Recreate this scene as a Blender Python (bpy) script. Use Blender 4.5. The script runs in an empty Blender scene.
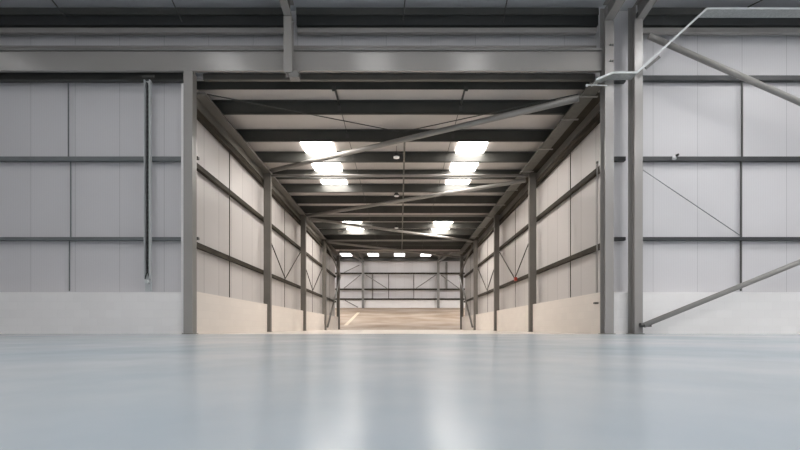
import bpy, math
from mathutils import Vector, Matrix

S = bpy.context.scene
COL = S.collection
F = 415.0            # focal length in pixels of the 800 px frame
CH = 0.168           # camera height
HX, HY = 400.0, 328.0

def P(px, py, d):
    """world point seen at pixel px,py at depth d"""
    return Vector(((px - HX) * d / F, d, (HY - py) * d / F + CH))

# ------------------------------------------------------------------ materials
def mat(name, color, rough=0.5, metal=0.0, spec=0.5):
    m = bpy.data.materials.new(name); m.use_nodes = True
    b = m.node_tree.nodes['Principled BSDF']
    b.inputs['Base Color'].default_value = (*color, 1)
    b.inputs['Roughness'].default_value = rough
    b.inputs['Metallic'].default_value = metal
    b.inputs['Specular IOR Level'].default_value = spec
    return m

def N(m, t, **kw):
    n = m.node_tree.nodes.new(t)
    for k, v in kw.items(): setattr(n, k, v)
    return n
def L(m, a, b): m.node_tree.links.new(a, b)

def noisy(name, c1, c2, scale, rough=0.5, metal=0.0, r2=None, stretch=(1, 1, 1), detail=4, bump=0.0):
    m = mat(name, c1, rough, metal)
    b = m.node_tree.nodes['Principled BSDF']
    tc = N(m, 'ShaderNodeNewGeometry')
    mp = N(m, 'ShaderNodeMapping'); mp.inputs['Scale'].default_value = stretch
    nz = N(m, 'ShaderNodeTexNoise'); nz.inputs['Scale'].default_value = scale; nz.inputs['Detail'].default_value = detail
    cr = N(m, 'ShaderNodeValToRGB')
    cr.color_ramp.elements[0].color = (*c1, 1); cr.color_ramp.elements[1].color = (*c2, 1)
    cr.color_ramp.elements[0].position = 0.3; cr.color_ramp.elements[1].position = 0.7
    L(m, tc.outputs['Position'], mp.inputs['Vector']); L(m, mp.outputs[0], nz.inputs['Vector'])
    L(m, nz.outputs['Fac'], cr.inputs[0]); L(m, cr.outputs[0], b.inputs['Base Color'])
    if r2 is not None:
        mr = N(m, 'ShaderNodeMapRange'); mr.inputs['To Min'].default_value = rough; mr.inputs['To Max'].default_value = r2
        mr.inputs['From Min'].default_value = .3; mr.inputs['From Max'].default_value = .7
        L(m, nz.outputs['Fac'], mr.inputs['Value']); L(m, mr.outputs[0], b.inputs['Roughness'])
    if bump:
        bp = N(m, 'ShaderNodeBump'); bp.inputs['Strength'].default_value = bump; bp.inputs['Distance'].default_value = 0.01
        L(m, nz.outputs['Fac'], bp.inputs['Height']); L(m, bp.outputs[0], b.inputs['Normal'])
    return m

def cladding(name, c, axis, module=1.2, off=0.0, ribs=True, jd=.28):
    """liner panels: vertical joints every module metres and fine vertical ribs, along world axis"""
    m = mat(name, c, 0.42)
    b = m.node_tree.nodes['Principled BSDF']
    g = N(m, 'ShaderNodeNewGeometry'); sx = N(m, 'ShaderNodeSeparateXYZ'); L(m, g.outputs['Position'], sx.inputs[0])
    u = sx.outputs[axis]
    def M(op, a, bb=None):
        n = N(m, 'ShaderNodeMath', operation=op)
        if hasattr(a, 'links'): L(m, a, n.inputs[0])
        else: n.inputs[0].default_value = a
        if bb is not None:
            if hasattr(bb, 'links'): L(m, bb, n.inputs[1])
            else: n.inputs[1].default_value = bb
        return n.outputs[0]
    s = M('ADD', u, off)
    fr = M('FRACT', M('DIVIDE', s, module))
    joint = M('LESS_THAN', M('ABSOLUTE', M('SUBTRACT', fr, 0.5)), 0.006 if jd < .3 else .012)
    rib = M('SINE', M('MULTIPLY', u, 2 * math.pi / 0.1))
    ribp = M('MULTIPLY', M('POWER', M('ABSOLUTE', rib), 6.0), 0.06)
    nz = N(m, 'ShaderNodeTexNoise'); nz.inputs['Scale'].default_value = 0.7; L(m, g.outputs['Position'], nz.inputs['Vector'])
    # faint panel to panel tone
    fl = M('FLOOR', M('DIVIDE', M('ADD', s, module / 2), module))
    wn = N(m, 'ShaderNodeTexWhiteNoise', noise_dimensions='1D'); L(m, fl, wn.inputs['W'])
    v = M('ADD', M('MULTIPLY', wn.outputs['Value'], 0.05), M('MULTIPLY', nz.outputs['Fac'], 0.06))
    val = M('SUBTRACT', M('ADD', v, 0.92), M('MULTIPLY', joint, jd))
    if ribs: val = M('SUBTRACT', val, ribp)
    mx = N(m, 'ShaderNodeVectorMath', operation='SCALE'); mx.inputs[0].default_value = c
    L(m, val, mx.inputs['Scale']); L(m, mx.outputs[0], b.inputs['Base Color'])
    return m

def blocks(name, c):
    m = mat(name, c, 0.6)
    b = m.node_tree.nodes['Principled BSDF']
    g = N(m, 'ShaderNodeNewGeometry'); sx = N(m, 'ShaderNodeSeparateXYZ'); L(m, g.outputs['Position'], sx.inputs[0])
    ad = N(m, 'ShaderNodeMath', operation='ADD'); L(m, sx.outputs[0], ad.inputs[0]); L(m, sx.outputs[1], ad.inputs[1])
    cb = N(m, 'ShaderNodeCombineXYZ'); L(m, ad.outputs[0], cb.inputs[0]); L(m, sx.outputs[2], cb.inputs[1])
    br = N(m, 'ShaderNodeTexBrick')
    br.inputs['Scale'].default_value = 1.0; br.inputs['Brick Width'].default_value = 0.45; br.inputs['Row Height'].default_value = 0.225
    br.inputs['Mortar Size'].default_value = 0.006; br.inputs['Mortar Smooth'].default_value = 0.6
    br.inputs['Color1'].default_value = (*c, 1); br.inputs['Color2'].default_value = (c[0]*.96, c[1]*.96, c[2]*.96, 1)
    br.inputs['Mortar'].default_value = (c[0]*.92, c[1]*.92, c[2]*.92, 1)
    L(m, cb.outputs[0], br.inputs['Vector'])
    L(m, br.outputs['Color'], b.inputs['Base Color'])
    bp = N(m, 'ShaderNodeBump', invert=True); bp.inputs['Strength'].default_value = 0.4; bp.inputs['Distance'].default_value = 0.004
    L(m, br.outputs['Fac'], bp.inputs['Height']); L(m, bp.outputs[0], b.inputs['Normal'])
    return m

def emit(name, c, strength):
    m = mat(name, (0.8, 0.8, 0.8), 0.4)
    b = m.node_tree.nodes['Principled BSDF']
    b.inputs['Emission Color'].default_value = (*c, 1); b.inputs['Emission Strength'].default_value = strength
    return m

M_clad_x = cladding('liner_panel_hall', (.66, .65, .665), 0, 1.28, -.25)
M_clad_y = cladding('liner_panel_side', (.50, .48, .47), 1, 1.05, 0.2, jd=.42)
M_clad_far = cladding('liner_panel_far', (.62, .61, .62), 0, 1.2, 0.0, ribs=False)
M_roof = noisy('roof_liner', (.54, .51, .495), (.58, .55, .53), 0.6, 0.5)
M_far_roof_shade = noisy('far_roof_purlin_shade', (.10, .10, .095), (.13, .13, .12), .6, .6)  # dark colour stands in for shade and cover of deep purlins left unbuilt
M_roof_hall = noisy('hall_roof_liner', (.62, .63, .66), (.66, .67, .70), 0.6, 0.5)
M_block = blocks('painted_block', (.88, .865, .855))
M_block_w = blocks('painted_block_cream', (.70, .65, .60))
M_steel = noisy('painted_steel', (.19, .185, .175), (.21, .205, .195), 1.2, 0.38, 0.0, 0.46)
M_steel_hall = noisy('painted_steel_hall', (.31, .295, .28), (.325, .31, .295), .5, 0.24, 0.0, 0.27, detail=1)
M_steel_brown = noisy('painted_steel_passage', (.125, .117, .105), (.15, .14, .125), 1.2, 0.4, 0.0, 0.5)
M_tube = noisy('painted_tube', (.25, .24, .225), (.29, .28, .265), 1.5, 0.35, 0.0, 0.45)
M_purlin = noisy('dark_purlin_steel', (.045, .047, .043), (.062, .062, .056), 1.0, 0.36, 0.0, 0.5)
M_rail = noisy('galvanised_rail', (.16, .175, .18), (.20, .215, .22), 2.0, 0.45, 0.3)
M_eaves = noisy('eaves_beam_steel', (.042,.039,.034), (.055,.051,.045), 1.2, .5)
M_rail_dark = noisy('dark_rail', (.030, .025, .018), (.045, .038, .028), 2.0, 0.7)
M_rail_dark.node_tree.nodes['Principled BSDF'].inputs['Specular IOR Level'].default_value = .2
M_galv = noisy('bright_galvanised', (.58, .61, .61), (.68, .70, .70), 5.0, 0.6, 0.0)
M_tray = noisy('cable_tray_steel', (.10, .098, .086), (.13, .127, .112), 6.0, 0.45, 0.2)
M_tray_mesh = noisy('perforated_tray_steel', (.34, .36, .36), (.50, .52, .52), 30.0, 0.5, 0.3)
M_chan = mat('zinc_channel', (.50,.52,.53), .5)
M_gutter = mat('gutter_black', (.018,.02,.02), .5)
M_rail_hall = noisy('dark_hall_rail', (.035,.038,.040), (.05,.054,.056), 2.0, 0.45)
M_black = mat('black_rubber', (.02, .02, .02), 0.5)
M_white = mat('white_plastic', (.8, .8, .8), 0.4)
M_red = mat('red_plastic', (.30, .035, .02), 0.4)
M_bolt = mat('dark_fixing', (.07, .07, .065), 0.5)
M_diff = emit('lamp_diffuser', (1, .95, .88), 0.12)
M_warm = emit('passage_rooflight', (1.0, .94, .88), 22.0)
M_warm_deep = emit('passage_rooflight_deep', (1.0, .93, .86), 34.0)
M_cool = emit('hall_rooflight', (1.0, .985, .975), 7.3)
M_cool_fill = emit('hall_fill_right', (1.0, .985, .975), 19.0)  # for unseen strips added on the right to brighten the right wall
M_cool_lo = emit('hall_rooflight_dim', (1.0, .985, .975), 4.0)
M_far = emit('far_rooflight', (1.0, .97, .95), 5.0)
M_far_fill = emit('far_hidden_fill', (1.0, .97, .95), 19.0)  # for hidden panels added to brighten the far wall and ramp

# floor: blue grey resin, slightly glossy, with mottling, swirls and scuffs
def floor_mat():
    m = mat('blue_grey_resin_floor', (.45, .5, .54), .3, 0, .75)
    b = m.node_tree.nodes['Principled BSDF']
    g = N(m, 'ShaderNodeNewGeometry')
    n1 = N(m, 'ShaderNodeTexNoise'); n1.inputs['Scale'].default_value = .5; n1.inputs['Detail'].default_value = 3
    n2 = N(m, 'ShaderNodeTexNoise'); n2.inputs['Scale'].default_value = 2.5; n2.inputs['Detail'].default_value = 4
    for n in (n1, n2): L(m, g.outputs['Position'], n.inputs['Vector'])
    r1 = N(m, 'ShaderNodeValToRGB')
    e = r1.color_ramp.elements
    e[0].color = (.335, .390, .435, 1); e[0].position = .34
    e[1].color = (.488, .512, .522, 1); e[1].position = .66
    L(m, n1.outputs['Fac'], r1.inputs[0])
    mx = N(m, 'ShaderNodeMix', data_type='RGBA', blend_type='MULTIPLY'); mx.inputs['Factor'].default_value = 1
    r2 = N(m, 'ShaderNodeValToRGB'); r2.color_ramp.elements[0].color = (.93, .945, .955, 1); r2.color_ramp.elements[1].color = (1.0, 1.0, 1.0, 1)
    r2.color_ramp.elements[0].position = .35; r2.color_ramp.elements[1].position = .65
    L(m, n2.outputs['Fac'], r2.inputs[0])
    L(m, r1.outputs[0], mx.inputs[6]); L(m, r2.outputs[0], mx.inputs[7]); L(m, mx.outputs[2], b.inputs['Base Color'])
    mr = N(m, 'ShaderNodeMapRange'); mr.inputs['From Min'].default_value = .3; mr.inputs['From Max'].default_value = .7
    mr.inputs['To Min'].default_value = .235; mr.inputs['To Max'].default_value = .262
    L(m, n2.outputs['Fac'], mr.inputs['Value']); L(m, mr.outputs[0], b.inputs['Roughness'])
    return m
M_floor = floor_mat()
M_conc = noisy('passage_concrete', (.52, .47, .42), (.64, .60, .55), 1.5, 0.45, 0.0, 0.6)
M_ramp = noisy('stained_concrete_ramp', (.27, .19, .125), (.52, .43, .35), 0.8, 0.6, 0.0, 0.7, stretch=(.35, .6, 1.0), detail=5)
M_line = mat('worn_cream_line', (.68, .60, .47), .6)

# ------------------------------------------------------------------ mesh builder
class MB:
    def __init__(s): s.v = []; s.f = []
    def box(s, a, b):
        x0, x1 = sorted((a[0], b[0])); y0, y1 = sorted((a[1], b[1])); z0, z1 = sorted((a[2], b[2]))
        n = len(s.v)
        s.v += [Vector(p) for p in ((x0,y0,z0),(x1,y0,z0),(x1,y1,z0),(x0,y1,z0),(x0,y0,z1),(x1,y0,z1),(x1,y1,z1),(x0,y1,z1))]
        s.f += [tuple(n+i for i in q) for q in ((0,3,2,1),(4,5,6,7),(0,1,5,4),(1,2,6,5),(2,3,7,6),(3,0,4,7))]
        return s
    def obox(s, p0, p1, w, h, up=(0,0,1), ou=0.0, ov=0.0):
        """bar from p0 to p1; w across, h along up; ou, ov offsets across / along up"""
        p0, p1 = Vector(p0), Vector(p1); d = (p1-p0).normalized(); u = Vector(up)
        side = d.cross(u).normalized(); u = side.cross(d).normalized()
        n = len(s.v)
        for p in (p0, p1):
            for a, b in ((-1,-1),(1,-1),(1,1),(-1,1)):
                s.v.append(p + side*(ou + a*w/2) + u*(ov + b*h/2))
        s.f += [tuple(n+i for i in q) for q in ((0,1,2,3),(7,6,5,4),(0,4,5,1),(1,5,6,2),(2,6,7,3),(3,7,4,0))]
        return s
    def tube(s, p0, p1, r, seg=12, r2=None):
        p0, p1 = Vector(p0), Vector(p1); d = (p1-p0).normalized()
        a = d.orthogonal().normalized(); b = d.cross(a); n = len(s.v); r2 = r if r2 is None else r2
        for p, rr in ((p0, r), (p1, r2)):
            for i in range(seg):
                t = 2*math.pi*i/seg; s.v.append(p + a*rr*math.cos(t) + b*rr*math.sin(t))
        s.f += [(n+i, n+(i+1)%seg, n+seg+(i+1)%seg, n+seg+i) for i in range(seg)]
        s.f += [tuple(n+seg-1-i for i in range(seg)), tuple(n+seg+i for i in range(seg))]
        return s
    def ibeam(s, p0, p1, w, h, tf=.02, tw=.014, up=(0,0,1)):
        s.obox(p0, p1, w, tf, up, 0, h/2-tf/2); s.obox(p0, p1, w, tf, up, 0, -h/2+tf/2)
        s.obox(p0, p1, tw, h-2*tf, up); return s
    def zed(s, p0, p1, w, h, t=.006, up=(0,0,1), flip=1):
        s.obox(p0, p1, t, h, up)
        s.obox(p0, p1, w, t, up, flip*(w/2+t/2), h/2-t/2); s.obox(p0, p1, w, t, up, -flip*(w/2+t/2), -h/2+t/2)
        return s
    def cee(s, p0, p1, w, h, t=.006, up=(0,0,1), flip=1):
        s.obox(p0, p1, t, h, up)
        s.obox(p0, p1, w, t, up, flip*(w/2+t/2), h/2-t/2); s.obox(p0, p1, w, t, up, flip*(w/2+t/2), -h/2+t/2)
        s.obox(p0, p1, t, .03, up, flip*(w+t/2), h/2-.018); s.obox(p0, p1, t, .03, up, flip*(w+t/2), -h/2+.018)
        return s
    def build(s, name, m, parent=None, smooth=False):
        xs = [v.x for v in s.v]; ys = [v.y for v in s.v]; zs = [v.z for v in s.v]
        o0 = Vector(((min(xs)+max(xs))/2, (min(ys)+max(ys))/2, min(zs)))
        me = bpy.data.meshes.new(name); me.from_pydata([v-o0 for v in s.v], [], s.f); me.update()
        me.materials.append(m)
        if smooth:
            for p in me.polygons: p.use_smooth = len(p.vertices) == 4
        o = bpy.data.objects.new(name, me); COL.objects.link(o)
        if parent is not None:
            base = Vector((0,0,0)); q = parent
            while q: base += q.location; q = q.parent
            o.parent = parent; o.location = o0 - base
        else: o.location = o0
        return o

def tag(o, label, cat, group=None):
    o['label'] = label; o['category'] = cat; o['kind'] = 'thing'
    if group: o['group'] = group
    return o
def empty(name, loc, label, cat, group=None):
    o = bpy.data.objects.new(name, None); COL.objects.link(o); o.location = loc; o.empty_display_size = .1
    return tag(o, label, cat, group)
def struct(o): o['kind'] = 'structure'; return o

# ------------------------------------------------------------------ key dimensions
YW = 11.95          # inner face of the front wall cladding of the hall
PX = 6.10           # inner face of the passage side cladding
FY = [11.6, 17.97, 24.65, 31.5, 38.6]     # frame lines of the passage
ZC = 7.2 + CH       # passage ceiling
ZP = 6.8 + CH       # underside of the passage purlins
SL = 0.105          # hall roof pitch (rising toward the camera)
def zroof(y): return 9.34 + (YW - y) * SL
HL, HR, HB = -17.0, 19.0, -22.0     # hall extents
YE = 38.9           # end of passage
YF = 58.6           # far wall

# ------------------------------------------------------------------ the setting
struct(MB().box((HL, HB, -.2), (HR, 11.52, 0)).build('floor', M_floor))
struct(MB().box((-6.4, 11.52, -.2), (6.4, YE-.6, 0)).build('floor_passage', M_conc))
struct(MB().box((HL, 11.52, -.2), (-6.4, 12.3, 0)).build('floor_edge', M_floor))
struct(MB().box((6.4, 11.52, -.2), (HR, 12.3, 0)).build('floor_edge', M_floor))
# ramp
zt = (HY-307.5)*YF/F + CH
m = MB(); n0 = Vector((-12, YE-.6, -.02))
m.v = [Vector(p) for p in ((-13,YE-.6,-.3),(13,YE-.6,-.3),(13,YF+.2,-.3),(-13,YF+.2,-.3),(-13,YE-.6,0),(13,YE-.6,0),(13,YF+.2,zt),(-13,YF+.2,zt))]
m.f = [(0,3,2,1),(4,5,6,7),(0,1,5,4),(1,2,6,5),(2,3,7,6),(3,0,4,7)]
struct(m.build('floor_ramp', M_ramp))
def zr(y): return (y-(YE-.6)) * zt/(YF+.2-YE+.6)
# painted line across the ramp
def on_ramp(x, y, o=.006): return Vector((x, y, zr(y)+o))
def ramp_at(px, py):
    # intersection of the view ray with the ramp
    k = zt/(YF+.2-YE+.6); y = (CH + k*(YE-.6)) / (k - (HY-py)/F); return Vector(((px-HX)*y/F, y, zr(y)))
a, b = ramp_at(345.5, 325.5), ramp_at(358.5, 312.5)
m = MB(); dx = .18
m.v = [on_ramp(a.x-dx, a.y), on_ramp(a.x+dx, a.y), on_ramp(b.x+dx, b.y), on_ramp(b.x-dx, b.y)]
m.v += [v - Vector((0,0,.004)) for v in m.v]
m.f = [(0,1,2,3),(7,6,5,4),(0,4,5,1),(1,5,6,2),(2,6,7,3),(3,7,4,0)]
tag(m.build('floor_marking', M_line), 'worn pale cream line painted diagonally on the brown concrete ramp', 'floor marking')

# hall shell
w = MB()
w.box((HL, YW, 0), (-PX, YW+.12, 9.3)); w.box((PX, YW, 0), (HR, YW+.12, 9.3)); w.box((-PX, YW, 7.24+CH), (PX, YW+.12, 9.3))
struct(w.build('wall_front', M_clad_x))
struct(MB().box((HL-.15, HB, 0), (HL, YW+.12, 13.2)).build('wall_left', M_clad_y))
struct(MB().box((HR, HB, 0), (HR+.15, YW+.12, 13.2)).build('wall_right', M_clad_y))
struct(MB().box((HL, HB-.15, 0), (HR, HB, 13.2)).build('wall_back', M_clad_x))
m = MB()
m.v = [Vector(p) for p in ((HL,HB,zroof(HB)),(HR,HB,zroof(HB)),(HR,YW+.1,zroof(YW+.1)),(HL,YW+.1,zroof(YW+.1)))]
m.v += [v+Vector((0,0,.12)) for v in m.v]
m.f = [(0,3,2,1),(4,5,6,7),(0,1,5,4),(1,2,6,5),(2,3,7,6),(3,0,4,7)]
struct(m.build('ceiling', M_roof_hall))
# passage shell
for s, nm in ((-1, 'left'), (1, 'right')):
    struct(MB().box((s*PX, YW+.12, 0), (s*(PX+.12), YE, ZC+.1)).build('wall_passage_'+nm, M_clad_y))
struct(MB().box((-PX, YW+.12, ZC), (PX, YE, ZC+.1)).build('ceiling_passage', M_roof))
# far room shell
zf = 9.9 + CH
struct(MB().box((-13, YF, 0), (13, YF+.15, zf)).build('wall_far', M_clad_far))
struct(MB().box((-13.15, YE, 0), (-13, YF+.15, zf)).build('wall_far_left', M_clad_y))
struct(MB().box((13, YE, 0), (13.15, YF+.15, zf)).build('wall_far_right', M_clad_y))
w = MB(); w.box((-13, YE, 0), (-PX, YE+.12, zf)); w.box((PX, YE, 0), (13, YE+.12, zf)); w.box((-PX, YE, ZC+.1), (PX, YE+.12, zf))
struct(w.build('wall_far_return', M_clad_far))
struct(MB().box((-13, YE, zf), (13, YF+.15, zf+.12)).build('ceiling_far', M_far_roof_shade))

# ------------------------------------------------------------------ low block walls
tag(MB().box((HL, 11.62, 0), (-6.11, YW-.004, 1.17)).build('block_wall', M_block), 'low white painted block wall left of the wide passage opening', 'low wall')
tag(MB().box((6.11, 11.62, 0), (HR, YW-.004, 1.17)).box((5.86, 11.63, 0), (6.11, 11.715, 1.17)).build('block_wall', M_block), 'low white painted block wall right of the opening behind the sloping tube brace', 'low wall')
names = ['first', 'second', 'third', 'fourth']
sidew = {-1: 'left', 1: 'right'}
for s in (-1, 1):
    for i in range(4):
        y0 = FY[i]+.16 if i else 11.72; y1 = FY[i+1]-.03 if i<3 else FY[4]-.03
        tag(MB().box((s*5.74, y0, 0), (s*(PX-.004), y1, 1.195)).build('block_wall', M_block_w),
            f'{names[i]} low cream block wall panel from the opening on the {sidew[s]} side of the passage', 'low wall', 'block walls along the passage')
tag(MB().box((-12.9, YF-.3, zt-.06), (12.9, YF-.005, zt+1.2)).build('block_wall', M_block), 'low white block wall at the top of the ramp across the far end', 'low wall')

# ------------------------------------------------------------------ columns
def hcol_front(x0, x1, y0, y1, z0, z1):
    """H column, flanges facing the camera"""
    m = MB(); t = .018; c = (x0+x1)/2
    m.box((x0, y0, z0), (x1, y0+t, z1)); m.box((x0, y1-t, z0), (x1, y1, z1)); m.box((c-.008, y0+t, z0), (c+.008, y1-t, z1))
    return m
def base_plate(x0, x1, y0, y1, o, z=0):
    MB().box((x0-.03, y0-.03, z), (x1+.03, y1+.03, z+.02)).build('base_plate', M_steel_brown, o)

# left jamb column (under the header)
def jamb(x0, x1, y0, y1, ztop, label, m_):
    o = empty('steel_column', ((x0+x1)/2, (y0+y1)/2, 0), label, 'column')
    t = .02; c = (x0+x1)/2
    mm = MB(); mm.box((x0, y0, .02), (x1, y0+t, ztop)); mm.box((x0, y1-t, .02), (x1, y1, ztop)); 
    mm.build('flange', m_, o)
    MB().box((x0+.03, y0+t, .02), (x1-.0, y1-t, ztop)).build('web', M_steel, o) if x1 < 0 else MB().box((x0, y0+t, .02), (x1-.03, y1-t, ztop)).build('web', M_steel, o)
    base_plate(x0, x1, y0, y1, o)
    return o
jl = jamb(-5.99, -5.74, 11.48, 11.72, P(0,70,11.45).z-.002, 'grey steel column at the left edge of the opening, holding up the long header beam', M_steel_hall)
# rafter columns going to the roof
def tall(x0, x1, y0, y1, label):
    o = empty('steel_column', ((x0+x1)/2, (y0+y1)/2, 0), label, 'column')
    zt_ = 8.40+CH
    mm = hcol_front(x0, x1, y0, y1, .02, zt_); c = (x0+x1)/2
    mm.box((x0, y1-.018, zt_), (x1, y1, 9.1)); mm.box((c-.008, y0+.15, zt_), (c+.008, y1-.018, 9.1))
    mm.build('shaft', M_steel_hall, o)
    base_plate(x0, x1, y0, y1, o)
    return o
ca = tall(5.60, 5.84, 11.33, 11.62, 'tall grey steel column at the right edge of the opening, running up to a rafter')
cb = tall(6.37, 6.59, 11.26, 11.60, 'tall grey steel column standing just right of the opening, where two tube braces meet')
cc = tall(15.1, 15.34, 11.26, 11.60, 'tall grey steel column far along the right wall where the sloping tube braces end')
for z in (P(0,45,11.33).z, P(0,61,11.33).z):
    for x in (5.74,):
        MB().tube((x, 11.30, z), (x, 11.33, z), .022).build('bolt', M_bolt, ca); MB().tube((x+.06, 11.30, z), (x+.06, 11.33, z), .022).build('bolt', M_bolt, ca)
MB().box((6.52, 11.18, P(0,325,11.2).z-.05), (6.78, 11.27, P(0,325,11.2).z+.03)).build('cleat', M_steel_brown, cb)
# hanging post over header
hp = empty('hanging_post', (-3.03, 11.3, 7.1), 'short grey steel post hanging in front of the header beam below the rafter', 'post')
hcol_front(-3.14, -2.92, 11.18, 11.42, P(0,72.5,11.2).z, 8.40+CH).build('shaft', M_steel_hall, hp)
MB().box((-3.0, 11.20, P(0,79,11.3).z), (-2.74, 11.42, P(0,73,11.3).z)).build('cleat', M_steel, hp)

# rafters toward the camera
def rafter(xc, w_, label):
    y0, y1 = 11.42, HB+.3
    zb = 8.42+CH
    h = .5
    a = Vector((xc, y0, zb+h/2)); b = Vector((xc, y1, zb+h/2+(y0-y1)*SL))
    return tag(MB().ibeam(a, b, w_, h, .02, .014).build('rafter', M_steel_hall), label, 'rafter', 'rafters of the hall roof')
rafter(-3.03, .21, 'grey steel rafter rising toward the camera above the hanging post')
rafter(5.72, .24, 'grey steel rafter rising from the column at the right edge of the opening')
rafter(15.22, .22, 'grey steel rafter far along the right side of the hall roof')
rafter(6.56, .20, 'grey steel rafter rising from the column where the tube braces meet')

# passage columns
ords = ['first', 'second', 'third', 'last']
for s in (-1, 1):
    for i in range(1, 5):
        y = FY[i]; top = 6.70+CH if i < 4 else 7.1
        o = empty('steel_column', (s*5.75, y, 0), f'{ords[i-1]} grey steel column along the {sidew[s]} wall inside the passage, from the opening', 'column', 'columns inside the passage')
        x0, x1 = sorted((s*5.60, s*5.90)); x1_, x0_ = x1, x0
        mm = MB(); t = .02
        mm.box((s*5.60, y-.02, .02), (s*5.62, y+.15, top)); mm.box((s*5.88, y-.02, .02), (s*5.90, y+.15, top))
        mm.box((s*5.62, y-.02, .02), (s*5.88, y, top))
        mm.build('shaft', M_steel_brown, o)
        MB().box((s*5.57, y-.05, 0), (s*5.93, y+.16, .02)).build('base_plate', M_steel_brown, o)
        # haunch plate at the head, meeting the eaves beam
        MB().box((s*5.60, y-.02, top), (s*5.90, y+.0, top+.02)).build('cap_plate', M_steel_brown, o)

# eaves beams along the passage: two stacked channels over a dark bottom rail, outboard of the columns
for s in (-1, 1):
    o = empty('eaves_beam', (s*6.0, 12, 6.24+CH), f'long brown-grey steel eaves beam running along the top of the {sidew[s]} passage wall', 'beam', 'eaves beams of the passage')
    y0, y1 = 12.12, YE-.01
    def ch(z0, z1, nm, m_, xi=5.92):
        mm = MB(); t = .016
        mm.box((s*xi, y0, z0+CH), (s*6.08, y1, z0+t+CH)); mm.box((s*xi, y0, z1-t+CH), (s*6.08, y1, z1+CH))
        mm.box((s*(xi+.035), y0, z0+t+CH), (s*(xi+.05), y1, z1-t+CH))
        mm.box((s*xi, y0, z0+t+CH), (s*(xi+.008), y1, z0+.05+CH)); mm.box((s*xi, y0, z1-.05+CH), (s*(xi+.008), y1, z1-t+CH))
        mm.build(nm, m_, o)
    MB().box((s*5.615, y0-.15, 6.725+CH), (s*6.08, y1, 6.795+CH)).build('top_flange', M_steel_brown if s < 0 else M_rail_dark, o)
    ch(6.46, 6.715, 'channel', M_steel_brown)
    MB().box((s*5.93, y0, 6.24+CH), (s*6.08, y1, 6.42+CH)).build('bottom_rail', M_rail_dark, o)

# ------------------------------------------------------------------ header beam, ledges
hb = empty('header_beam', (-5.7, 11.6, 7.2), 'long grey steel header beam spanning over the opening and the left wall', 'beam')
z0, z1 = P(0,70,11.45).z, P(0,50,11.45).z
MB().box((HL+.05, 11.50, z0+.05), (5.585, 11.53, z1-.0)).build('web', M_steel_hall, hb)
MB().box((HL+.05, 11.475, z0), (5.585, 11.56, z0+.05)).build('bottom_flange', M_steel_hall, hb)
MB().box((HL+.05, 11.45, z1), (5.585, 11.75, z1+.06)).build('top_flange', M_steel, hb)
for nm, ya, yb, d, dep, mt, lab in (('cladding_rail', 45.5, 47.5, 11.72, .2, M_steel_hall, 'pale steel rail on the fascia just above the header beam'),):
    tag(MB().box((HL+.05, d, P(0,yb,d).z), (5.55, YW, P(0,ya,d).z)).build(nm, mt), lab, 'rail')
for (x0, x1, lab) in ((HL+.05, -3.16, 'pale ledge rail high on the fascia left of the hanging post'), (-2.90, 5.55, 'pale ledge rail high on the fascia between the hanging post and the opening column'), (6.70, HR-.05, 'pale ledge rail high on the right wall above the upper tube brace')):
    tag(MB().cee((x0, 11.70, P(0,27.5,11.6).z), (x1, 11.70, P(0,27.5,11.6).z), .1, .14, flip=-1).build('ledge_rail', M_steel_hall), lab, 'rail', 'ledge rails under the roof')
# dark eaves member under the hall roof
for (x0, x1, lab) in ((HL+.05, -3.16, 'dark eaves gutter beam under the roof left of the hanging post'), (-2.90, 5.55, 'dark eaves gutter beam under the roof between hanging post and opening column'), (6.72, HR-.05, 'dark eaves gutter beam under the roof on the right')):
    o = empty('eaves_gutter', ((x0+x1)/2, 11.7, 8.6), lab, 'gutter', 'eaves gutters of the hall')
    MB().box((x0, 11.62, P(0,24.4,11.6).z), (x1, YW-.01, P(0,15,11.6).z)).build('channel', M_gutter, o)
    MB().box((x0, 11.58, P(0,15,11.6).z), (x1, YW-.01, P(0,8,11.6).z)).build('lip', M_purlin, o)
# purlin of hall roof seen at the top edge is outside; a few rows toward the camera
for k, y in enumerate((9.2, 7.3, 5.4)):
    tag(MB().zed((HL+.1, y, zroof(y)-.18), (HR-.1, y, zroof(y)-.18), .06, .2).build('purlin', M_rail), 'grey roof purlin across the hall above the camera', 'purlin', 'purlins of the hall roof')
# stay rods under the hall roof
for a, b, lab in (((52,0),(68,20),'thin steel stay rod under the roof at the far left'), ((172,0),(182,22),'thin steel stay rod under the roof left of the hanging post'),
            ((405,0),(403,20),'thin steel stay rod under the roof above the middle of the header'), ((507,0),(503,22),'thin steel stay rod under the roof between middle and opening column'),
            ((762,0),(748,7),'thin steel stay rod under the roof at the far right'),((700,0),(690,0),None)):
    if lab is None: continue
    q = P(b[0], b[1], 11.5); p = P(a[0], a[1], 10.98); d = (p-q)
    tag(MB().tube(q, q+d*1.2, .017, 8).build('stay_rod', M_bolt), lab, 'rod', 'stay rods of the hall roof')

# dark top rails on the front wall
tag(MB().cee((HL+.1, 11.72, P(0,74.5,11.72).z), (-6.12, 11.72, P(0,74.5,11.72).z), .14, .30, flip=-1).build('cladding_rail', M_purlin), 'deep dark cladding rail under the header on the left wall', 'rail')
tag(MB().cee((6.70, 11.80, P(0,77.7,11.8).z), (HR-.1, 11.80, P(0,77.7,11.8).z), .12, .13, flip=-1).build('cladding_rail', M_rail_hall), 'top dark cladding rail on the right wall crossing behind the upper tube brace', 'rail')
tag(MB().cee((5.86, 11.80, P(0,80.5,11.8).z), (6.42, 11.80, P(0,80.5,11.8).z), .12, .06, flip=-1).build('cladding_rail', M_rail_hall), 'short dark cladding rail behind the bent cable tray between the two columns', 'rail')
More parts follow.
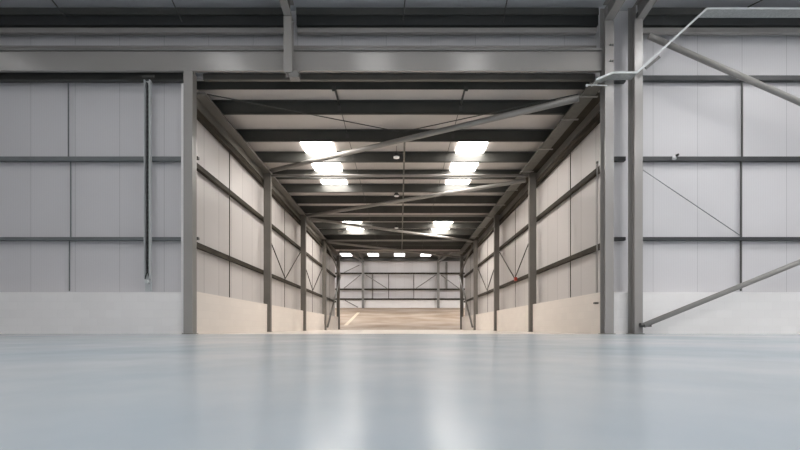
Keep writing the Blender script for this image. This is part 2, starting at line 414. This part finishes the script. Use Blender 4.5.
# over the opening: tube-like rail and first rail
tag(MB().box((-5.6, 11.80, P(0,79.6,11.8).z), (5.55, 11.90, P(0,73.6,11.8).z)).build('opening_rail', M_steel_brown), 'grey steel rail spanning just below the header beam inside the opening', 'rail')

rails = ((158.5, 'upper'), (238.6, 'lower'))
for py, nm in rails:
    z = P(0,py,11.8).z
    h = .115 if nm == 'upper' else .09
    mt = M_rail
    tag(MB().cee((HL+.05, 11.80, z), (-6.12, 11.80, z), .12, h, flip=-1).build('cladding_rail', mt), f'{nm} grey cladding rail across the wall left of the opening', 'rail', 'cladding rails of the hall wall')
    tag(MB().cee((6.72, 11.80, z), (HR-.05, 11.80, z), .12, h, flip=-1).build('cladding_rail', M_rail_hall), f'{nm} dark cladding rail across the wall right of the tall columns', 'rail', 'cladding rails of the hall wall')
    tag(MB().cee((5.99, 11.80, z), (6.42, 11.80, z), .12, h, flip=-1).build('cladding_rail', M_rail_hall), f'{nm} short dark cladding rail between the two tall columns', 'rail', 'cladding rails of the hall wall')
    for s in (-1, 1):
        zz = (2.45 if nm == 'lower' else 4.78) + CH
        tag(MB().cee((s*5.96, 12.05, zz), (s*5.96, YE-.1, zz), .12, .15, flip=s).build('cladding_rail', M_rail_dark), f'{nm} dark cladding rail along the {sidew[s]} passage wall', 'rail', 'cladding rails of the passage')
# sag bars on the hall wall
def bar(x, pya, pyb, d, w_, lab):
    tag(MB().box((x-w_/2, d, P(0,pyb,d).z), (x+w_/2, d+.03, P(0,pya,d).z)).build('sag_bar', M_bolt if w_ > .03 else M_rail), lab, 'bar', 'vertical sag bars of the hall wall')
Z = [(68,83,156.4),(70.3,160.8,236.8),(69,240.4,291)]
wd = ('above the upper rail', 'between the two rails', 'below the lower rail')
for (px, a, b), t in zip(Z, wd): bar((px-HX)*11.85/F, a, b, 11.85, .018, 'thin vertical sag bar on the left wall '+t)
Z = [(742.5,80,156.4),(741.5,160.8,236.8),(741.3,240.4,291)]
for (px, a, b), t in zip(Z, wd): bar((px-HX)*11.85/F, a, b, 11.85, .04, 'thin dark vertical sag bar on the right wall '+t)
tag(MB().box((-6.12, 11.60, 0), (-6.02, 11.615, 7.0)).build('edge_trim', M_block), 'pale vertical trim strip beside the column left of the opening', 'trim')

# passage sag bars, V rods
for s in (-1, 1):
    for i in range(4):
        y = (FY[i]+FY[i+1])/2 + (.1 if i else -.3)
        tag(MB().box((s*5.955, y-.025, 1.2), (s*5.94, y+.025, 6.23+CH)).build('sag_bar', M_rail_dark), f'dark vertical sag bar in the middle of the {names[i]} bay of the {sidew[s]} passage wall', 'bar', 'vertical sag bars of the passage')
    for i in (1, 2):
        ym = (FY[i]+FY[i+1])/2 + .1
        for yy, t in ((FY[i]+.1, 'near'), (FY[i+1], 'far')):
            tag(MB().tube((s*5.92, ym, 2.55+CH), (s*5.92, yy, 4.66), .026, 8).build('brace_rod', M_rail_dark), f'thin {t} brace rod of the V in the {names[i]} bay of the {sidew[s]} passage wall', 'rod', 'thin brace rods of the passage walls')
    # tube K brace in the last bay
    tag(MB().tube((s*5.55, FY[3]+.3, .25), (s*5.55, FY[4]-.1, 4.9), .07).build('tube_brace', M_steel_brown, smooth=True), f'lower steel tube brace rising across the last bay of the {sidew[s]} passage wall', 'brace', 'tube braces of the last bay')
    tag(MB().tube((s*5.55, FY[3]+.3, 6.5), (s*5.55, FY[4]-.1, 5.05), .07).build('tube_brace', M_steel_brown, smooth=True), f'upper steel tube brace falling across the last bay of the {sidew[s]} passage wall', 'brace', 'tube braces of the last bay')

# ------------------------------------------------------------------ passage purlins + lights
pys = [12.10, 13.16, 15.09, 16.98, 18.91, 20.75, 22.62, 24.5, 26.42, 28.3, 30.2, 32.1, 34.0, 35.9]
po = ['first','second','third','fourth','fifth','sixth','seventh','eighth','ninth','tenth','eleventh','twelfth','thirteenth','last']
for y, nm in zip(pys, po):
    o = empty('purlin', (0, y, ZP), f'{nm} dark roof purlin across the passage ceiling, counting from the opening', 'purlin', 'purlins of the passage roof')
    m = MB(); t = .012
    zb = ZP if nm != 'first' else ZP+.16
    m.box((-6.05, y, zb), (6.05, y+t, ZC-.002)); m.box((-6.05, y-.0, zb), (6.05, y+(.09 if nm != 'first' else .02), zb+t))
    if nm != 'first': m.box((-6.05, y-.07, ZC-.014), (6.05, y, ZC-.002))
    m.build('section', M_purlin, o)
    for x in (-1.93, 1.93):
        MB().box((x-.05, y-.012, ZP+.1), (x+.05, y, ZP+.26)).build('cleat', M_bolt, o)
# rooflights
for x0, x1, y0, y1, lab in ((-3.85,-2.63,pys[2]+.02,pys[5]-.08,'left bright white rooflight strip nearest the opening'),
                       (2.27,3.40,pys[2]+.02,pys[5]-.08,'right bright white rooflight strip nearest the opening'),
                       (-3.85,-2.63,pys[8]+.02,pys[10]-.08,'left bright rooflight strip deeper in the passage'),
                       (2.30,3.55,pys[8]+.02,pys[10]-.08,'right bright rooflight strip deeper in the passage')):
    tag(MB().box((x0, y0, ZC-.035), (x1, y1, ZC-.016)).build('rooflight', M_warm if y0 < 20 else M_warm_deep), lab, 'rooflight', 'rooflights of the passage')
# sag rods
for s in (-1, 1):
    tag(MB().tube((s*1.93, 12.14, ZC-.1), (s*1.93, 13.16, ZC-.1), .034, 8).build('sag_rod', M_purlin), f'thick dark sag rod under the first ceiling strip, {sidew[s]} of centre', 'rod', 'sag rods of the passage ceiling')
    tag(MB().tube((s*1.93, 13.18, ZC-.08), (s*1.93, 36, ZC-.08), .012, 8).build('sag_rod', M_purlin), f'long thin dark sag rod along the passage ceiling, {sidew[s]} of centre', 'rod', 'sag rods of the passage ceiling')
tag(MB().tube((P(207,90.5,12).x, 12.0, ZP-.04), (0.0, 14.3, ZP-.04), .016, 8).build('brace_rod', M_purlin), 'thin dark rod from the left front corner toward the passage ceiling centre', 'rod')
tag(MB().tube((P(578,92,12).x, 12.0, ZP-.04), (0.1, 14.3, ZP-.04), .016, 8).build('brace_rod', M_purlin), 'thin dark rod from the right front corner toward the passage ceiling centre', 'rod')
# centre conduit
tag(MB().box((.13, 15.1, ZP-.05), (.20, 38.0, ZP-.005)).build('ceiling_conduit', M_tray), 'slim grey conduit running down the middle of the passage ceiling', 'conduit')
# pendant lamps
for y, lab in ((16.4, 'small pendant lamp under the passage ceiling nearest the opening'), (21.2, 'small pendant lamp in the middle of the passage ceiling'), (28.0,'small pendant lamp deep in the passage')):
    zb = 6.73 + CH
    x = P(396.5, 0, y).x
    o = empty('pendant_lamp', (x, y, zb), lab, 'lamp', 'pendant lamps in the passage')
    MB().tube((x, y, zb+.24), (x, y, ZC-.01), .008, 8).build('cord', M_black, o)
    MB().tube((x, y, zb+.09), (x, y, zb+.24), .13, 16, .03).build('lamp_shade', M_black, o, True)
    MB().tube((x, y, zb+.03), (x, y, zb+.085), .13, 20).build('rim', M_black, o, True)
    MB().tube((x, y, zb-.01), (x, y, zb+.03), .12, 20).build('lens', M_diff, o, True)

# tube bracing and struts in the passage
def brace(p0, p1, r, lab, grp='round tube braces under the passage ceiling'):
    tag(MB().tube(p0, p1, r, 16).build('tube_brace', M_tube, smooth=True), lab, 'brace', grp)
zb = ZP-.13
brace((5.15, 11.95, P(0,98.5,11.95).z), (-5.52, 17.9, P(0,171,17.9).z+.02), .092, 'thick round tube brace from the right front corner to the left wall, nearest the opening')
brace((5.48, 18.15, 6.62), (-5.5, 24.5, 6.78), .085, 'second round tube brace from the opening, falling from right to left')
brace((-5.5, 24.9, 6.72), (5.5, 31.3, 6.72), .085, 'third round tube brace, running from left wall to right wall away from the camera')
brace((-5.5, 31.7, 6.72), (5.5, 38.3, 6.72), .085, 'deepest round tube brace crossing the last bay from left to right')
for i, nm in ((1,'first'),(2,'second'),(3,'third'),(4,'last')):
    z = {1: 6.83, 2: 6.90, 3: 6.87, 4: 7.28}[i]
    tag(MB().tube((-5.58, FY[i]+(.03 if i<4 else -.3), z-.05), (5.58, FY[i]+(.03 if i<4 else -.3), z-.05), .062 if i<4 else .09, 14).build('cross_strut', M_tube, smooth=True), f'{nm} horizontal round strut across the passage from the opening', 'strut', 'cross struts of the passage')

# cleats on wall rails near left column
for py, t in ((159,'upper'),(239,'middle'),(303,'lowest')):
    q = P(198.5, py, 12.2)
    tag(MB().box((q.x-.06, 12.1, q.z-.035), (q.x+.03, 12.2, q.z+.04)).build('bracket', M_bolt), f'{t} small dark bracket beside the column left of the opening', 'bracket', 'small brackets by the left column')
q = P(597.5,303,11.9)
tag(MB().box((q.x-.03, 11.99, q.z-.02), (q.x+.2, 12.1, q.z+.03)).build('bracket', M_bolt), 'small dark bracket low beside the right opening column', 'bracket')
# vertical conduit inside the opening, right
o = empty('wall_conduit', (5.72, 12.1, 1.2), 'pale vertical conduit on the passage wall beside the right opening column', 'conduit')
MB().tube((5.77, 12.15, 1.2), (5.77, 12.15, 5.0), .018, 10).build('pipe', M_tube, o, True)
MB().box((5.745, 12.12, 4.98), (5.795, 12.18, 5.04)).build('junction_box', M_tray, o)

# ------------------------------------------------------------------ cable trays
def tray(p0, p1, w_, h, side=(0,0,1), parent=None, m1=M_tray, m2=M_galv, acr=0):
    MB().obox(p0, p1, w_, .008, side).build('tray_bed', m1, parent)
    for s in (-1, 1):
        MB().obox(p0, p1, .01, h, side, s*(w_/2), h/2).build('side_lip', m2, parent)
o = empty('cable_tray', (5.4, 12, 6.85), 'long brown-grey cable tray running into the passage beneath the right eaves beam', 'cable tray')
zt_ = 6.66 + CH
MB().box((5.19, 11.3, zt_), (5.59, 37.5, zt_+.008)).build('tray_bed', M_tray, o)
MB().box((5.19, 11.3, zt_+.008), (5.20, 37.5, zt_+.06)).build('side_lip', M_tray, o)
MB().box((5.58, 11.3, zt_+.008), (5.59, 37.5, zt_+.06)).build('side_lip', M_tray, o)
for y in (11.9, 13.2, 15.4, 17.6, 20.0, 22.4, 24.9, 27.4, 30.0, 33.0, 36.0):
    MB().box((5.12, y, zt_-.03), (5.68, y+.05, zt_)).build('bracket', M_tube, o)
# cables lying on it
# galvanised tray crossing the front
yt = 11.05
pts = [P(1090,8.5,yt), P(707,8.5,yt), P(637,72.5,yt), P(613,72.5,yt), P(596,79.5,yt)]
o = empty('cable_tray', (6.3, yt, 7), 'bright galvanised cable tray stepping down from the upper right to the opening column', 'cable tray')
for a, b in zip(pts[:-1], pts[1:]):
    # lip facing the camera, bed below running back
    MB().obox(a, b, .01, .05, (0,0,1)).build('front_lip', M_galv, o)
    a2, b2 = a+Vector((0,.15,-.022)), b+Vector((0,.15,-.022))
    if abs(a.z-b.z) < 1.0:
        MB().obox(a2, b2, .28, .008, (0,0,1)).build('tray_bed', M_tray_mesh, o)
        MB().obox(a+Vector((0,.29,0)), b+Vector((0,.29,0)), .01, .05, (0,0,1)).build('back_lip', M_galv, o)
    else:
        d = (b-a); 
        MB().obox(a+Vector((0,.04,-.022)), b+Vector((0,.04,-.022)), .07, .008, (0,0,1)).build('tray_bed', M_tray_mesh, o)
MB().obox(P(646,65,yt)+Vector((.0,.02,-.08)), P(660,54,yt)+Vector((0,.02,-.06)), .03, .07).build('splice_plate', M_bolt, o)
MB().tube(P(587,85,11.2), P(607,85.5,11.2), .014, 8).build('support_rod', M_galv, o)
MB().box(P(586.3,86,11.2), P(588,84,11.2)+Vector((0,.04,0))).build('end_cap', M_galv, o)

# ------------------------------------------------------------------ hall tube braces (right)
tag(MB().tube(P(649,36,11.15), P(963,173.7,11.15), .075, 16).build('tube_brace', M_tube, smooth=True), 'upper grey round tube brace slanting down to the right from the tall column', 'brace')
o = tag(MB().tube(P(643,326,11.15)+Vector((.02,0,.02)), P(963,195.8,11.15), .070, 16).build('tube_brace', M_tube, smooth=True), 'lower grey round tube brace rising to the right from the column base', 'brace')
m = MB().tube(P(640,325,11.15), P(645,325,11.15), .06, 12); m.build('end_plate', M_bolt, o)
tag(MB().tube(P(643,170,11.76), P(741,236,11.76), .012, 8).build('brace_rod', M_rail), 'thin steel rod slanting across the right wall between the two rails', 'rod')

# sensor / camera on rail
q = P(676.5, 156, 11.68)
o = empty('security_camera', q, 'small white camera mounted on the upper rail of the right wall', 'camera')
MB().tube(q+Vector((-.04,.04,-.07)), q+Vector((-.03,.04,.02)), .06, 16, .045).build('housing', M_white, o, True)
MB().tube(q+Vector((-.01,0,.01)), q+Vector((.02,-.06,.02)), .032, 14).build('lens', M_black, o, True)

# ------------------------------------------------------------------ chain drop on the left wall
q0 = P(146, 77, 11.5); q1 = P(146, 287, 11.5)
o = empty('chain_hoist', (q0.x, 11.55, q1.z), 'tall vertical galvanised channel with dark hand chain on the left wall', 'chain hoist')
zt1, zb1 = q0.z-.05, P(0,290,11.6).z
MB().box((q0.x-.085, 11.60, 1.19), (q0.x+.085, 11.63, zt1)).build('channel_back', M_chan, o)
MB().box((q0.x-.085, 11.53, P(0,279,11.6).z), (q0.x-.062, 11.60, zt1)).build('channel_side', M_chan, o)
MB().box((q0.x+.062, 11.53, P(0,279,11.6).z), (q0.x+.085, 11.60, zt1)).build('channel_side', M_chan, o)
m = MB(); z = P(0,272,11.6).z; k = 0
while z < zt1-.1:
    if k % 2: m.box((q0.x-.026, 11.55, z), (q0.x+.026, 11.565, z+.085))
    else: m.box((q0.x-.012, 11.53, z), (q0.x+.012, 11.58, z+.085))
    z += .07; k += 1
m.build('chain', M_black, o)
MB().tube((q0.x, 11.56, P(0,271,11.56).z), (q0.x-.07, 11.56, P(0,279,11.56).z), .014, 8).build('chain_leg', M_black, o)
MB().tube((q0.x, 11.56, P(0,271,11.56).z), (q0.x+.07, 11.56, P(0,279,11.56).z), .014, 8).build('chain_leg', M_black, o)
MB().tube((q0.x, 11.50, P(0,281.5,11.5).z), (q0.x, 11.59, P(0,281.5,11.5).z), .05, 16).build('pulley', M_galv, o, True)
MB().box((q0.x-.17, 11.58, P(0,77,11.6).z-.02), (q0.x+.17, 11.6, P(0,77,11.6).z+.05)).build('head_bracket', M_bolt, o)
q = P(181.5, 98, 11.6)
tag(MB().tube((q.x, 11.63, q.z), (q.x, 11.66, q.z), .025, 10).build('fixing_bolt', M_bolt), 'small dark bolt on the trim high beside the left opening column', 'bolt')
# red call point
q = P(514.2, 279, 21.0)
tag(MB().box((5.80, 20.95, q.z-.09), (5.92, 21.12, q.z+.09)).build('red_box', M_red), 'small red box sitting on the lower rail of the right passage wall', 'box')

# ------------------------------------------------------------------ far room
yf = YF-.25
def fz(py, d=yf): return P(0,py,d).z
def fx(px, d=yf): return P(px,0,d).x
for px, lab in ((363, 'left grey column on the far end wall'), (438.3, 'right grey column on the far end wall')):
    x = fx(px, 57.9)
    o = empty('steel_column', (x, 57.9, zr(57.9)), lab, 'column', 'columns of the far wall')
    hcol_front(x-.16, x+.16, 57.75, 58.1, zr(57.9)+.01, 9.6).build('shaft', M_steel, o)
    a = Vector((x, 57.6, 9.78)); b = Vector((x+(-.0), YE+.3, 9.78))
    tag(MB().ibeam((x, 57.7, 9.8), (x, YE+.4, 9.8), .3, .36).build('rafter', M_steel_brown), lab.replace('column on the far end wall', 'rafter coming forward under the far room ceiling'), 'rafter', 'rafters of the far room')
    sx_ = -1 if px < 400 else 1
    tag(MB().obox((x, 57.6, 9.3), (x+sx_*1.2, 52.0, 9.75), .2, .2).build('haunch_brace', M_steel), lab.replace('column on the far end wall', 'sloping brace from the far column head'), 'brace', 'head braces of the far columns')
for py, lab in ((273.5,'top'),(289.4,'middle'),(299.2,'lowest')):
    tag(MB().box((-12.8, 58.15, fz(py+.8)), (12.8, 58.28, fz(py-.8))).build('cladding_rail', M_rail_dark), f'{lab} dark cladding rail across the far end wall', 'rail', 'cladding rails of the far wall')
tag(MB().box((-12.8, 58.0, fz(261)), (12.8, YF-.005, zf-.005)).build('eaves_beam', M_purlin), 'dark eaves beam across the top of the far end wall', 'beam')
for px, a, b, w_, lab in ((372.5,274.4,298.3,.22,'thick vertical post left of the middle of the far wall'),(388.7,274.4,298.3,.09,'thin vertical bar left of centre on the far wall'),
                    (413.8,274.4,298.3,.09,'thin vertical bar right of centre on the far wall'),(446.5,262,288.4,.28,'thick vertical downpipe on the right of the far wall')):
    tag(MB().box((fx(px)-w_/2, 58.30, fz(b)), (fx(px)+w_/2, 58.38, fz(a))).build('wall_post', M_steel if w_>.1 else M_rail_dark), lab, 'post', 'vertical posts of the far wall')
for k, (a, b, lab) in enumerate((((343,289),(360.5,275),'far left'),((366,275),(387,288.4),'inner left'),((416,288.4),(436,274.8),'inner right'),((441,275),(459,288.4),'far right'),((344,272.5),(359.5,265),'upper left'),((345,300.3),(358,307.3),'lowest left'))):
    tag(MB().tube(P(*a,58.0), P(*b,58.0), .06, 8).build('brace_rod', M_steel), f'{lab} slanting brace on the far end wall', 'rod', 'brace rods of the far wall')
for px, lab in ((346,'far left'),(373,'left'),(399.5,'middle'),(426,'right')):
    y0, y1 = 55.0, 57.0; xc = fx(px, 55.7)
    tag(MB().box((xc-.7, y0, zf-.04), (xc+.7, y1, zf-.015)).build('rooflight', M_far), f'{lab} bright rooflight in the ceiling of the far room', 'rooflight', 'rooflights of the far room')
for x0 in (-10.5, 9.0):  # unseen fill panels added out of view, outer then inner
    for y0 in (42, 48):
        tag(MB().box((x0, y0, zf-.04), (x0+1.6, y0+5, zf-.015)).build('rooflight', M_far_fill), 'added fill light in the far room hidden beyond the passage end wall', 'rooflight', 'outer fill lights of the far room')
for x0 in (-4.0, 2.5):
    tag(MB().box((x0, 43, zf-.04), (x0+1.6, 48, zf-.015)).build('rooflight', M_far_fill), 'added fill light in the far room, unseen above the passage end', 'rooflight', 'inner fill lights of the far room')

# ------------------------------------------------------------------ hall rooflights, all unseen; right-hand strips added as fill
def rl(x, y0, y1, m_, w_=1.0):
    m = MB()
    m.obox((x, y0, zroof(y0)-.04), (x, y1, zroof(y1)-.04), w_, .02)
    tag(m.build('rooflight', m_), 'long pale unseen rooflight strip in the hall roof above the camera', 'rooflight', 'rooflights of the hall')
for x, m_ in ((-14, M_cool_lo), (-6.3, M_cool), (-.95, M_cool), (2.6, M_cool), (8.6, M_cool_fill), (13.5, M_cool_fill)):
    rl(x, 9.0, 5.6, m_); rl(x, 2.5, -4, m_, 1.2); rl(x, -8, -16, m_, 1.2)

# ------------------------------------------------------------------ camera, world, view
cam = bpy.data.cameras.new('camera'); co = bpy.data.objects.new('camera', cam); COL.objects.link(co)
co.location = (0, 0, CH); co.rotation_euler = (math.pi/2, 0, 0)
cam.sensor_width = 36; cam.lens = F/800*36; cam.shift_y = (HY-225)/800; cam.clip_start = .02; cam.clip_end = 200
S.camera = co
wd_ = bpy.data.worlds.new('world'); S.world = wd_; wd_.use_nodes = True
wd_.node_tree.nodes['Background'].inputs[0].default_value = (.6, .65, .7, 1); wd_.node_tree.nodes['Background'].inputs[1].default_value = .1
S.view_settings.view_transform = 'Standard'; S.view_settings.look = 'None'
S.view_settings.exposure = 0.0; S.view_settings.gamma = 1.0; S.view_settings.use_curve_mapping = False
S.cycles.max_bounces = 8; S.cycles.diffuse_bounces = 6
S.cycles.use_denoising = True
S.cycles.sample_clamp_indirect = 6.0
